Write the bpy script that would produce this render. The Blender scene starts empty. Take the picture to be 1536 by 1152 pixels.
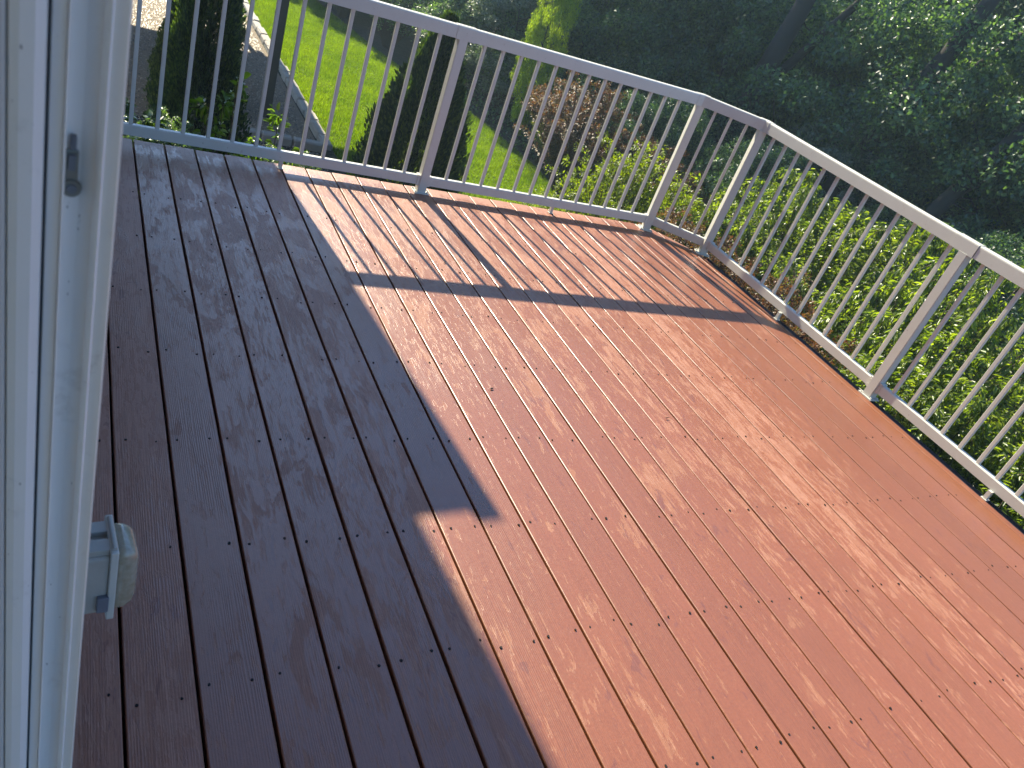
import bpy, bmesh, math, random
import numpy as np
from mathutils import Vector, Matrix, noise

S = bpy.context.scene
COL = S.collection
rnd = random.Random(7)
NP = np.random.default_rng(11)

# ------------------------------------------------------------------ camera
cam_d = bpy.data.cameras.new('camera')
cam = bpy.data.objects.new('camera', cam_d)
COL.objects.link(cam)
RX = Vector((0.86645, -0.38463, 0.31817))
RD = Vector((0.03058, -0.59479, -0.80330))
RF = Vector((0.49824, 0.70577, -0.50361))
RF.normalize(); RX = (RX - RF * RX.dot(RF)).normalized(); RD = RF.cross(RX).normalized()
M = Matrix.Identity(4)
for i in range(3):
    M[i][0] = RX[i]; M[i][1] = -RD[i]; M[i][2] = -RF[i]
M.translation = Vector((-0.1356, 0.0, 1.6175))
cam.matrix_world = M
cam_d.sensor_width = 36.0
cam_d.lens = 1180.24 / 1536 * 36
cam_d.clip_start = 0.05
cam_d.clip_end = 600
cam_d.dof.use_dof = True
cam_d.dof.focus_distance = 2.9
cam_d.dof.aperture_fstop = 9.0
S.camera = cam

# ------------------------------------------------------------------ light
SUN = Vector((-0.112, 1.0, 0.790)).normalized()
elev = math.asin(SUN.z)
world = bpy.data.worlds.new('World'); S.world = world
world.use_nodes = True
wn = world.node_tree; wn.nodes.clear()
sky = wn.nodes.new('ShaderNodeTexSky'); sky.sky_type = 'NISHITA'; sky.sun_disc = False
sky.sun_elevation = elev
sky.sun_rotation = math.atan2(SUN.x, SUN.y)
sky.air_density = 1.0; sky.dust_density = 0.6; sky.ozone_density = 4.0
bg = wn.nodes.new('ShaderNodeBackground'); bg.inputs[1].default_value = 0.088
wo = wn.nodes.new('ShaderNodeOutputWorld')
tint = wn.nodes.new('ShaderNodeMix'); tint.data_type = 'RGBA'; tint.blend_type = 'MULTIPLY'; tint.inputs[0].default_value = 1.0
tint.inputs[7].default_value = (0.76, 0.95, 1.16, 1)   # clear deep-blue summer sky
wn.links.new(sky.outputs[0], tint.inputs[6]); wn.links.new(tint.outputs[2], bg.inputs[0]); wn.links.new(bg.outputs[0], wo.inputs[0])
sun_d = bpy.data.lights.new('sun', 'SUN'); sun_d.energy = 5.0; sun_d.angle = math.radians(0.6)
sun_d.color = (1.0, 0.91, 0.71)
sun = bpy.data.objects.new('sun', sun_d); COL.objects.link(sun)
sun.rotation_euler = SUN.to_track_quat('Z', 'Y').to_euler()
sun.location = SUN * 60
S.view_settings.view_transform = 'Standard'
S.view_settings.look = 'None'
S.view_settings.gamma = 1.0
S.view_settings.exposure = 1.45
S.render.engine = 'CYCLES'
S.cycles.use_denoising = True
S.cycles.max_bounces = 8
S.cycles.diffuse_bounces = 4
S.cycles.transparent_max_bounces = 8

# ------------------------------------------------------------------ helpers
def tag(o, label=None, cat=None, group=None, kind=None):
    if label: o['label'] = label
    if cat: o['category'] = cat
    if group: o['group'] = group
    if kind: o['kind'] = kind
    return o

def empty(name, loc=(0, 0, 0), rz=0, label=None, cat=None, group=None):
    o = bpy.data.objects.new(name, None); COL.objects.link(o)
    o.empty_display_size = 0.1
    o.location = loc; o.rotation_euler = (0, 0, rz)
    return tag(o, label, cat, group)

def link(name, mesh, m, parent=None, smooth=False, loc=None):
    if m and not mesh.materials: mesh.materials.append(m)
    o = bpy.data.objects.new(name, mesh); COL.objects.link(o)
    if parent: o.parent = parent
    if loc is not None: o.location = loc
    if smooth:
        mesh.polygons.foreach_set('use_smooth', [True] * len(mesh.polygons)); mesh.update()
    return o

class MB:
    """collects boxes, prisms and tubes for ONE mesh"""
    def __init__(s): s.v = []; s.f = []
    def add(s, vs, fs):
        n = len(s.v); s.v += [tuple(v) for v in vs]; s.f += [tuple(i + n for i in f) for f in fs]
    def box(s, a, b, mat=None):
        x0, y0, z0 = a; x1, y1, z1 = b
        vs = [(x0,y0,z0),(x1,y0,z0),(x1,y1,z0),(x0,y1,z0),(x0,y0,z1),(x1,y0,z1),(x1,y1,z1),(x0,y1,z1)]
        if mat is not None: vs = [mat @ Vector(v) for v in vs]
        s.add(vs, [(0,3,2,1),(4,5,6,7),(0,1,5,4),(1,2,6,5),(2,3,7,6),(3,0,4,7)])
        return s
    def prism(s, prof, p0, p1, up=(0, 0, 1)):
        """profile (side, up) swept from p0 to p1"""
        p0 = Vector(p0); p1 = Vector(p1); d = (p1 - p0).normalized(); up = Vector(up)
        side = d.cross(up).normalized(); up = side.cross(d).normalized()
        n = len(prof); vs = []
        for p in (p0, p1):
            for (a, b) in prof: vs.append(p + side * a + up * b)
        fs = [tuple(range(n)), tuple(range(2 * n - 1, n - 1, -1))]
        for i in range(n):
            j = (i + 1) % n; fs.append((i, i + n, j + n, j))
        s.add(vs, fs); return s
    def tube(s, pts, rads, n=8, cap=True):
        rings = []
        for i, p in enumerate(pts):
            p = Vector(p)
            d = Vector(pts[min(i + 1, len(pts) - 1)]) - Vector(pts[max(i - 1, 0)]); d.normalize()
            a = d.cross(Vector((0.31, 0.95, 0.1))).normalized(); b = d.cross(a).normalized()
            rings.append([p + (a * math.cos(2 * math.pi * k / n) + b * math.sin(2 * math.pi * k / n)) * rads[i] for k in range(n)])
        vs = [v for r in rings for v in r]; fs = []
        for i in range(len(rings) - 1):
            for k in range(n):
                fs.append((i*n+k, i*n+(k+1)%n, (i+1)*n+(k+1)%n, (i+1)*n+k))
        if cap:
            fs.append(tuple(range(n - 1, -1, -1))); fs.append(tuple(range((len(rings)-1)*n, len(rings)*n)))
        s.add(vs, fs); return s
    def mesh(s, name):
        me = bpy.data.meshes.new(name); me.from_pydata(s.v, [], s.f); me.update()
        bm = bmesh.new(); bm.from_mesh(me); bmesh.ops.recalc_face_normals(bm, faces=bm.faces); bm.to_mesh(me); bm.free()
        return me
    def build(s, name, m, parent=None, smooth=False, bevel=0.0, seg=2, loc=None):
        me = s.mesh(name)
        if bevel:
            bm = bmesh.new(); bm.from_mesh(me)
            bmesh.ops.bevel(bm, geom=[e for e in bm.edges if e.calc_face_angle(0) > 0.5], offset=bevel, segments=seg, profile=0.6, affect='EDGES')
            bm.to_mesh(me); bm.free()
        return link(name, me, m, parent, smooth, loc)

# ------------------------------------------------------------------ materials
def newmat(name):
    m = bpy.data.materials.new(name); m.use_nodes = True
    nt = m.node_tree; b = nt.nodes['Principled BSDF']
    return m, nt, b
def nd(nt, t, **kw):
    n = nt.nodes.new(t)
    for k, v in kw.items():
        if k in n.inputs: n.inputs[k].default_value = v
        else: setattr(n, k, v)
    return n
def lk(nt, a, b): nt.links.new(a, b)
def ramp(nt, fac, stops):
    r = nt.nodes.new('ShaderNodeValToRGB'); e = r.color_ramp.elements
    while len(e) < len(stops): e.new(0.5)
    for i, (p, c) in enumerate(stops):
        e[i].position = p
        e[i].color = (c, c, c, 1) if isinstance(c, (int, float)) else (*c, 1)
    lk(nt, fac, r.inputs[0]); return r.outputs[0]
def mixc(nt, f, a, b, mode='MIX'):
    n = nt.nodes.new('ShaderNodeMix'); n.data_type = 'RGBA'; n.blend_type = mode
    for sock, v in ((n.inputs[0], f), (n.inputs[6], a), (n.inputs[7], b)):
        if hasattr(v, 'node'): lk(nt, v, sock)
        elif isinstance(v, tuple): sock.default_value = (*v, 1)
        else: sock.default_value = v
    return n.outputs[2]
def mathn(nt, op, a, b=0.0, clamp=False):
    n = nt.nodes.new('ShaderNodeMath'); n.operation = op; n.use_clamp = clamp
    for i, v in enumerate((a, b)):
        if hasattr(v, 'node'): lk(nt, v, n.inputs[i])
        else: n.inputs[i].default_value = v
    return n.outputs[0]
def mapped(nt, src, sc=(1, 1, 1), off=None):
    m = nt.nodes.new('ShaderNodeMapping'); lk(nt, src, m.inputs[0]); m.inputs[3].default_value = sc
    if off is not None: lk(nt, off, m.inputs[1])
    return m.outputs[0]
def tnoise(nt, vec, scale, detail=4, rough=0.55, dist=0.0):
    n = nt.nodes.new('ShaderNodeTexNoise'); n.inputs['Scale'].default_value = scale
    n.inputs['Detail'].default_value = detail; n.inputs['Roughness'].default_value = rough; n.inputs['Distortion'].default_value = dist
    lk(nt, vec, n.inputs['Vector']); return n.outputs[0]

def deck_paint():
    m, nt, b = newmat('worn_red_brown_deck_paint')
    tc = nd(nt, 'ShaderNodeTexCoord'); oi = nd(nt, 'ShaderNodeObjectInfo')
    geo = nd(nt, 'ShaderNodeNewGeometry')
    off = nt.nodes.new('ShaderNodeCombineXYZ')
    for i, k in enumerate((37.0, 91.0, 13.0)): lk(nt, mathn(nt, 'MULTIPLY', oi.outputs['Random'], k), off.inputs[i])
    P = mapped(nt, tc.outputs['Object'], (1, 1, 1), off.outputs[0])
    Ps = mapped(nt, P, (1, 0.36, 1)); Pg = mapped(nt, P, (1, 0.022, 1)); Pf = mapped(nt, P, (1, 0.22, 1))
    big = tnoise(nt, mapped(nt, geo.outputs['Position'], (1, 1, 1)), 0.9, 3)
    # wear increases towards the far, more exposed end of the deck
    sep = nd(nt, 'ShaderNodeSeparateXYZ'); lk(nt, geo.outputs['Position'], sep.inputs[0])
    far = mathn(nt, 'SUBTRACT', mathn(nt, 'MULTIPLY', sep.outputs[1], 0.032), 0.018)
    left = mathn(nt, 'MULTIPLY', sep.outputs[0], -0.030)
    bias = mathn(nt, 'ADD', mathn(nt, 'ADD', far, left), mathn(nt, 'MULTIPLY', mathn(nt, 'SUBTRACT', big, 0.5), 0.20))
    bias = mathn(nt, 'ADD', bias, mathn(nt, 'MULTIPLY', mathn(nt, 'SUBTRACT', oi.outputs['Random'], 0.5), 0.15))
    # bare, bleached board ends at the far edge and along the cut corner
    e1 = ramp(nt, mathn(nt, 'SUBTRACT', sep.outputs[1], 3.6), [(0.58, 0.0), (0.68, 0.13)])
    dc = mathn(nt, 'ADD', mathn(nt, 'MULTIPLY', mathn(nt, 'SUBTRACT', sep.outputs[0], 3.445), 0.82), mathn(nt, 'MULTIPLY', mathn(nt, 'SUBTRACT', sep.outputs[1], 4.275), 0.57))
    e2 = ramp(nt, mathn(nt, 'ADD', dc, 0.5), [(0.44, 0.0), (0.49, 0.16)])
    bias = mathn(nt, 'ADD', bias, mathn(nt, 'MAXIMUM', e1, e2))
    streak = tnoise(nt, mapped(nt, P, (1, 0.045, 1)), 120, 3, 0.6)
    sm = mathn(nt, 'SUBTRACT', streak, 0.5)
    n1 = mathn(nt, 'ADD', mathn(nt, 'ADD', tnoise(nt, Ps, 12, 8, 0.68, 0.5), bias), mathn(nt, 'MULTIPLY', sm, 0.30))
    n2 = mathn(nt, 'ADD', tnoise(nt, Pf, 62, 5, 0.62, 0.4), mathn(nt, 'ADD', mathn(nt, 'MULTIPLY', bias, 0.9), mathn(nt, 'MULTIPLY', sm, 0.18)))
    worn = ramp(nt, n1, [(0.548, 0.0), (0.562, 1.0)])
    flake = ramp(nt, n2, [(0.550, 0.0), (0.575, 1.0)])
    n3 = tnoise(nt, mapped(nt, Ps, (1, 1, 1)), 17, 6, 0.6, 1.4)
    deep = ramp(nt, n3, [(0.635, 0.0), (0.65, 1.0)])
    # grain
    wv = nd(nt, 'ShaderNodeTexWave', wave_type='BANDS', bands_direction='X')
    wv.inputs['Scale'].default_value = 52; wv.inputs['Distortion'].default_value = 9; wv.inputs['Detail'].default_value = 3
    wv.inputs['Detail Scale'].default_value = 0.9
    lk(nt, mapped(nt, P, (1, 0.035, 1)), wv.inputs['Vector'])
    fine = tnoise(nt, Pg, 330, 3, 0.6)
    grain = mixc(nt, 0.45, wv.outputs['Fac'], fine)
    gz = ramp(nt, tnoise(nt, Ps, 4, 2, 0.5, 0.3), [(0.42, 0.15), (0.62, 1.0)])
    gl = mixc(nt, gz, (0.5, 0.5, 0.5), grain)
    cp = mixc(nt, big, (0.222, 0.072, 0.030), (0.258, 0.088, 0.036))
    cw = mixc(nt, tnoise(nt, P, 22, 4), (0.270, 0.110, 0.062), (0.320, 0.145, 0.088))
    c = mixc(nt, mathn(nt, 'MULTIPLY', worn, 0.75), cp, cw)
    c = mixc(nt, mathn(nt, 'MULTIPLY', flake, 0.48), c, (0.37, 0.185, 0.122))
    c = mixc(nt, mathn(nt, 'MULTIPLY', deep, 0.55), c, (0.155, 0.052, 0.034))
    gdark = ramp(nt, gl, [(0.15, 0.78), (0.55, 1.03)])
    c = mixc(nt, 1.0, c, gdark, 'MULTIPLY')
    c = mixc(nt, 1.0, c, ramp(nt, streak, [(0.25, 0.90), (0.75, 1.08)]), 'MULTIPLY')
    mott = ramp(nt, tnoise(nt, P, 110, 3, 0.7), [(0.3, 0.90), (0.7, 1.08)])
    c = mixc(nt, 1.0, c, mott, 'MULTIPLY')
    var = nd(nt, 'ShaderNodeMapRange'); lk(nt, oi.outputs['Random'], var.inputs[0]); var.inputs[3].default_value = 0.90; var.inputs[4].default_value = 1.08
    c = mixc(nt, 1.0, c, var.outputs[0], 'MULTIPLY')
    # small dirt smudges
    dirt = ramp(nt, tnoise(nt, mapped(nt, P, (1, 0.6, 1)), 55, 6, 0.75, 0.8), [(0.735, 0.0), (0.77, 1.0)])
    c = mixc(nt, mathn(nt, 'MULTIPLY', dirt, 0.75), c, (0.045, 0.025, 0.02))
    lk(nt, c, b.inputs['Base Color'])
    wf_ = mathn(nt, 'MAXIMUM', worn, flake)
    lk(nt, ramp(nt, wf_, [(0.0, 0.90), (1.0, 0.55)]), b.inputs['Specular IOR Level']); lk(nt, ramp(nt, wf_, [(0.0, 0.22), (1.0, 0.06)]), b.inputs['Coat Weight']); b.inputs['Coat Roughness'].default_value = 0.30
    r = mathn(nt, 'ADD', mathn(nt, 'MULTIPLY', worn, 0.12), 0.38)
    r = mathn(nt, 'ADD', r, mathn(nt, 'MULTIPLY', mathn(nt, 'SUBTRACT', tnoise(nt, P, 60, 3), 0.5), 0.2))
    lk(nt, r, b.inputs['Roughness'])
    h = mathn(nt, 'ADD', mathn(nt, 'MULTIPLY', gl, 0.55), mathn(nt, 'MULTIPLY', mathn(nt, 'ADD', flake, worn), -0.22))
    h = mathn(nt, 'ADD', h, mathn(nt, 'MULTIPLY', tnoise(nt, P, 150, 3), 0.25))
    bp = nd(nt, 'ShaderNodeBump'); bp.inputs['Strength'].default_value = 0.55; bp.inputs['Distance'].default_value = 0.0016
    lk(nt, h, bp.inputs['Height']); lk(nt, bp.outputs[0], b.inputs['Normal'])
    return m

def paint(name, col, rough=0.4, var=0.06, scale=20, bump=0.0, metal=0.0, dirt=None):
    m, nt, b = newmat(name); tc = nd(nt, 'ShaderNodeTexCoord')
    n = tnoise(nt, tc.outputs['Object'], scale, 5, 0.6)
    lo = tuple(c * (1 - var) for c in col); hi = tuple(min(1, c * (1 + var)) for c in col)
    c = mixc(nt, n, lo, hi)
    if dirt:
        d = ramp(nt, tnoise(nt, tc.outputs['Object'], scale * 2.7, 6, 0.72), [(0.60, 0.0), (0.72, 1.0)])
        c = mixc(nt, mathn(nt, 'MULTIPLY', d, 0.5), c, dirt)
    lk(nt, c, b.inputs['Base Color']); b.inputs['Metallic'].default_value = metal
    rr = mathn(nt, 'ADD', mathn(nt, 'MULTIPLY', n, 0.15), rough - 0.07); lk(nt, rr, b.inputs['Roughness'])
    if bump:
        bp = nd(nt, 'ShaderNodeBump'); bp.inputs['Strength'].default_value = bump; bp.inputs['Distance'].default_value = 0.004
        lk(nt, tnoise(nt, tc.outputs['Object'], scale * 5, 5, 0.6), bp.inputs['Height']); lk(nt, bp.outputs[0], b.inputs['Normal'])
    return m

def leafmat(name, cols, trans=0.35, tcol=None, rough=0.42, spec=0.5):
    m, nt, b = newmat(name); geo = nd(nt, 'ShaderNodeNewGeometry'); oi = nd(nt, 'ShaderNodeObjectInfo')
    n = len(cols)
    c = ramp(nt, geo.outputs['Random Per Island'], [(i / (n - 1), cc) for i, cc in enumerate(cols)])
    v = nd(nt, 'ShaderNodeMapRange'); lk(nt, oi.outputs['Random'], v.inputs[0]); v.inputs[3].default_value = 0.8; v.inputs[4].default_value = 1.2
    c = mixc(nt, 1.0, c, v.outputs[0], 'MULTIPLY')
    lk(nt, c, b.inputs['Base Color']); b.inputs['Roughness'].default_value = rough
    b.inputs['Specular IOR Level'].default_value = spec
    t = nt.nodes.new('ShaderNodeBsdfTranslucent')
    lk(nt, mixc(nt, 1.0, c, tcol or (1.7, 1.9, 0.8), 'MULTIPLY'), t.inputs[0])
    mx = nt.nodes.new('ShaderNodeMixShader'); mx.inputs[0].default_value = trans
    lk(nt, b.outputs[0], mx.inputs[1]); lk(nt, t.outputs[0], mx.inputs[2])
    lk(nt, mx.outputs[0], nt.nodes['Material Output'].inputs[0])
    return m

def groundmat(name, c1, c2, scale, bump=0.6, dist=0.03, c3=None):
    m, nt, b = newmat(name); geo = nd(nt, 'ShaderNodeNewGeometry'); p = geo.outputs['Position']
    n1 = tnoise(nt, p, scale, 8, 0.65); n2 = tnoise(nt, p, scale * 7, 5, 0.6)
    c = mixc(nt, ramp(nt, n1, [(0.35, 0.0), (0.65, 1.0)]), c1, c2)
    c = mixc(nt, 1.0, c, ramp(nt, n2, [(0.25, 0.6), (0.75, 1.3)]), 'MULTIPLY')
    if c3: c = mixc(nt, ramp(nt, tnoise(nt, p, 0.35, 3), [(0.45, 0.0), (0.6, 1.0)]), c, c3)
    lk(nt, c, b.inputs['Base Color']); b.inputs['Roughness'].default_value = 0.9
    bp = nd(nt, 'ShaderNodeBump'); bp.inputs['Strength'].default_value = bump; bp.inputs['Distance'].default_value = dist
    lk(nt, n2, bp.inputs['Height']); lk(nt, bp.outputs[0], b.inputs['Normal'])
    return m

M_DECK = deck_paint()
M_RAIL = paint('off_white_rail_paint', (0.57, 0.565, 0.505), 0.36, 0.06, 14, 0.06, 0.0, (0.44, 0.38, 0.31))
M_DARKGAP = paint('dark_rough_lumber', (0.055, 0.035, 0.03), 0.85, 0.2, 12, 0.3)
M_RIM = paint('dark_navy_flashing', (0.022, 0.026, 0.038), 0.45, 0.2, 9, 0.15)
M_SCREW = paint('dark_screw_steel', (0.008, 0.006, 0.006), 0.9, 0.2, 50)
M_JAMB = paint('white_vinyl_frame', (0.86, 0.87, 0.85), 0.38, 0.03, 8, 0.06, 0.0, (0.62, 0.62, 0.60))
def specks(m, scale, thr, col):
    nt = m.node_tree; b = nt.nodes['Principled BSDF']; tc = nd(nt, 'ShaderNodeTexCoord'); src = b.inputs['Base Color'].links[0].from_socket
    f = ramp(nt, tnoise(nt, mapped(nt, tc.outputs['Object'], (1, 1, .5)), scale, 2, 0.5), [(thr, 0.0), (thr+.03, 1.0)])
    lk(nt, mixc(nt, mathn(nt, 'MULTIPLY', f, 0.7), src, col), b.inputs['Base Color'])
specks(M_JAMB, 190, 0.735, (0.16, 0.15, 0.14)); specks(M_RAIL, 120, 0.74, (0.24, 0.17, 0.11))
M_JAMB2 = paint('beige_aluminium_trim', (0.76, 0.73, 0.63), 0.5, 0.05, 12, 0.1, 0.0, (0.42, 0.36, 0.28))
M_SEAL = paint('grey_weather_seal', (0.16, 0.18, 0.20), 0.8, 0.1, 30)
M_STEEL = paint('tarnished_zinc', (0.22, 0.24, 0.22), 0.45, 0.25, 120, 0.2, 0.7)
M_PLASTIC = paint('weathered_grey_plastic', (0.36, 0.37, 0.33), 0.45, 0.08, 25, 0.1, 0.0, (0.26, 0.25, 0.2))
M_WALL = paint('pale_siding_paint', (0.44, 0.45, 0.45), 0.6, 0.04, 4)
M_ROOM = paint('white_room_paint', (0.66, 0.66, 0.66), 0.8, 0.03, 3)
M_FLOOR = paint('light_oak_floor', (0.30, 0.20, 0.12), 0.5, 0.15, 6)
M_ROOF = paint('grey_shingle', (0.10, 0.095, 0.09), 0.9, 0.3, 15, 0.5)
M_WOOD = paint('dark_stained_timber', (0.075, 0.07, 0.055), 0.8, 0.3, 10, 0.4)
M_STONE = paint('limestone_block', (0.36, 0.33, 0.28), 0.85, 0.2, 9, 0.8)
M_BARK = paint('grey_brown_bark', (0.036, 0.032, 0.028), 0.9, 0.35, 6, 1.0)
M_TWIG = paint('thin_brown_twig', (0.09, 0.065, 0.04), 0.8, 0.3, 10)
M_WIRE = paint('galvanised_wire', (0.45, 0.46, 0.46), 0.35, 0.05, 10, 0, 0.8)
M_GRASSB = groundmat('short_turf', (0.075, 0.11, 0.010), (0.13, 0.18, 0.015), 9, 0.9, 0.03)
M_LITTER = groundmat('dark_mulch_and_litter', (0.035, 0.026, 0.018), (0.075, 0.055, 0.038), 6, 1.0, 0.05, (0.035, 0.05, 0.018))
M_GRAVEL = groundmat('pea_gravel_bed', (0.22, 0.17, 0.12), (0.38, 0.30, 0.20), 60, 1.0, 0.02)
M_GLEAF = leafmat('pebble_grey', [(0.10, 0.085, 0.07), (0.32, 0.25, 0.18), (0.55, 0.44, 0.30)], 0.0)

ZG = -2.3
# ------------------------------------------------------------------ ground
def sheet(name, poly, z, m, kind='structure'):
    me = bpy.data.meshes.new(name); me.from_pydata([(x, y, z) for x, y in poly], [], [tuple(range(len(poly)))]); me.update()
    o = link(name, me, m); tag(o, kind=kind); return o
g = 60; xs = np.linspace(-200, 260, g); ys = np.linspace(-120, 340, g)
vs = []
for y in ys:
    for x in xs:
        r = math.hypot(x - 4, y - 10)
        vs.append((x, y, ZG - 0.012 + max(0, r - 30) * 0.02 * (0.5 + noise.noise(Vector((x * .02, y * .02, 0))))))
fs = [(j*g+i, j*g+i+1, (j+1)*g+i+1, (j+1)*g+i) for j in range(g-1) for i in range(g-1)]
me = bpy.data.meshes.new('ground'); me.from_pydata(vs, [], fs); me.update()
tag(link('ground', me, M_LITTER, smooth=True), kind='structure')
LAWN = [(3.25, 2.0), (6.6, 2.0), (7.0, 9.0), (7.25, 11.2), (7.25, 12.5), (7.1, 14.0), (6.9, 15.0), (6.4, 16.5), (5.9, 18.5), (5.5, 21.0), (5.0, 24.5), (3.25, 24.5)]
sheet('lawn', LAWN, ZG - 0.004, M_GRASSB)
sheet('gravel_path', [(-6, 11.25), (3.06, 11.25), (3.06, 40), (-6, 40)], ZG - 0.004, M_GRAVEL)

def soup(name, V, F, m, parent=None, smooth=False):
    me = bpy.data.meshes.new(name)
    me.vertices.add(len(V)); me.vertices.foreach_set('co', np.asarray(V, np.float32).ravel())
    k = F.shape[1]
    me.loops.add(F.size); me.loops.foreach_set('vertex_index', F.astype(np.int32).ravel())
    me.polygons.add(len(F)); me.polygons.foreach_set('loop_start', np.arange(0, F.size, k, dtype=np.int32))
    me.update(calc_edges=True); me.validate()
    me.materials.append(m)
    if smooth: me.polygons.foreach_set('use_smooth', [True] * len(F))
    return me

def inpoly(X, Y, poly):
    ins = np.zeros(len(X), bool); n = len(poly)
    for i in range(n):
        x0, y0 = poly[i]; x1, y1 = poly[(i + 1) % n]
        c = ((y0 > Y) != (y1 > Y)) & (X < (x1 - x0) * (Y - y0) / (y1 - y0 + 1e-12) + x0); ins ^= c
    return ins

def patchy(m, scale, lo, hi):
    nt = m.node_tree; b = nt.nodes['Principled BSDF']; src = b.inputs['Base Color'].links[0].from_socket
    geo = nd(nt, 'ShaderNodeNewGeometry')
    f = ramp(nt, tnoise(nt, geo.outputs['Position'], scale, 5, 0.65), [(0.35, lo), (0.65, hi)])
    o = mixc(nt, 1.0, src, f, 'MULTIPLY')
    for l in list(src.links):
        if l.to_node != o.node: to = l.to_socket; nt.links.remove(l); lk(nt, o, to)
    return m
def grass():
    n = 300000
    X = NP.uniform(3.25, 7.3, n); Y = NP.uniform(6.5, 24.5, n); k = inpoly(X, Y, LAWN); X = X[k]; Y = Y[k]; n = len(X)
    a = NP.uniform(0, 2*np.pi, n); h = NP.uniform(0.025, 0.06, n) * (1 + 0.25*np.sin(X*3+Y*1.7)); w = NP.uniform(0.004, 0.009, n); b = NP.uniform(0.0, 0.035, n); t = NP.uniform(0, 2*np.pi, n)
    V = np.zeros((n, 3, 3)); dx = np.cos(a)*w; dy = np.sin(a)*w
    V[:, 0] = np.stack([X-dx, Y-dy, np.full(n, ZG-0.004)], 1); V[:, 1] = np.stack([X+dx, Y+dy, np.full(n, ZG-0.004)], 1)
    V[:, 2] = np.stack([X+np.cos(t)*b, Y+np.sin(t)*b, ZG+h], 1)
    me = soup('lawn_grass', V.reshape(-1, 3), np.arange(n*3).reshape(-1, 3), patchy(leafmat('lawn_blade', [(0.07, 0.12, 0.006), (0.12, 0.20, 0.008), (0.17, 0.265, 0.012)], 0.5, (1.8, 1.8, 0.35), 0.5, 0.3), 1.6, (0.74, 0.80, 0.8), (1.22, 1.12, 1.1)))
    o = bpy.data.objects.new('lawn_grass', me); COL.objects.link(o)
    tag(o, 'short bright green mown grass of the garden lawn', 'grass', kind='stuff')
grass()
def pebbles():
    n = 26000
    X = NP.uniform(-0.6, 3.0, n); Y = NP.uniform(9, 22, n) ; s = NP.uniform(0.008, 0.022, n)
    base = np.array([(1,0,0),(-.5,.87,0),(-.5,-.87,0),(0,0,.8)])
    rot = NP.uniform(0, 6.28, n); c, sn = np.cos(rot), np.sin(rot)
    B = np.repeat(base[None], n, 0); V = np.empty_like(B)
    V[..., 0] = B[..., 0]*c[:, None] - B[..., 1]*sn[:, None]; V[..., 1] = B[..., 0]*sn[:, None] + B[..., 1]*c[:, None]; V[..., 2] = B[..., 2]
    V *= s[:, None, None]; V += np.stack([X, Y, np.full(n, ZG-0.003)], 1)[:, None]
    F = (np.arange(n)[:, None, None]*4 + np.array([(0,1,3),(1,2,3),(2,0,3)])[None]).reshape(-1, 3)
    o = bpy.data.objects.new('loose_gravel', soup('loose_gravel', V.reshape(-1, 3), F, M_GLEAF)); COL.objects.link(o)
    tag(o, 'loose grey gravel stones lying on the path', 'gravel', kind='stuff')
pebbles()
M_GAPSHADE = paint('black_gap_shade', (0.012, 0.012, 0.012), 0.9, 0.2, 10)
sheet('added_gap_shade_sheet', [(-1.0, -4), (4.6, -4), (4.6, 4.6), (-1.0, 4.6)], ZG + 0.002, M_GAPSHADE)  # black sheet added to keep the plank gaps dark

# ------------------------------------------------------------------ house
O = Vector((-0.101, 0.65, 0.0)); YAW = math.atan2(0.0896, 0.996)
house = empty('house', O, YAW, 'pale house wall with open white patio door frame beside the red deck', 'house')
# house frame: local x = outward normal (b), local y = along the wall (a)
def hb(name, a, b, m, par=house, bevel=0.0):   # a=(b0,a0,z0) b=(b1,a1,z1) in local x,y,z
    return MB().box(a, b).build(name, m, par, bevel=bevel)
w = MB()
w.box((-0.15, 0.10, ZG), (-0.02, 8.5, 3.38)); w.box((-0.15, -1.95, 2.10), (-0.02, 0.10, 3.38)); w.box((-0.15, -1.95, ZG), (-0.02, 0.10, -0.06)); w.box((-0.15, -5.5, ZG), (-0.02, -1.95, 3.38))
w.box((-8, 8.5, ZG), (-0.02, 8.62, 3.38)); w.box((-8, -5.62, ZG), (-0.02, -5.5, 3.38))
w.build('exterior_wall', M_WALL, house)
sd = MB()
z = ZG + 0.2
while z < 3.3:
    for (a0, a1) in ((0.17, 8.6), (-5.5, -1.95)) if z < 2.2 else ((-5.5, 8.6),):
        sd.add([(-0.020, a0, z), (-0.020, a1, z), (-0.006, a1, z), (-0.006, a0, z), (-0.019, a0, z+.112), (-0.019, a1, z+.112)], [(0,3,2,1), (3,2,5,4)])
    z += 0.11
o = sd.build('siding', M_WALL, house)
hb('room_floor', (-5, -4, -0.06), (-0.15, 3, 0.04), M_FLOOR)
hb('room_ceiling', (-5, -4, 2.4), (-0.15, 3, 2.5), M_ROOM)
r = MB(); r.box((-5.1, -4, 0), (-5, 3, 0.3)); r.box((-5.1, -4, 2.25), (-5, 3, 2.4)); r.box((-5.1, 1.5, 0.3), (-5, 3, 2.25)); r.box((-5, 3, 0), (-0.151, 3.1, 2.4)); r.box((-5, -4.1, 0), (-0.151, -4, 0.3)); r.box((-5, -4.1, 2.25), (-0.151, -4, 2.4)); r.box((-0.9, -4.1, 0.3), (-0.151, -4, 2.25)); r.box((-0.17, 0.10, 0.04), (-0.151, 3, 2.4))  # openings added in the unseen walls to brighten the door jamb
r.build('room_wall', M_ROOM, house)
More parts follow.
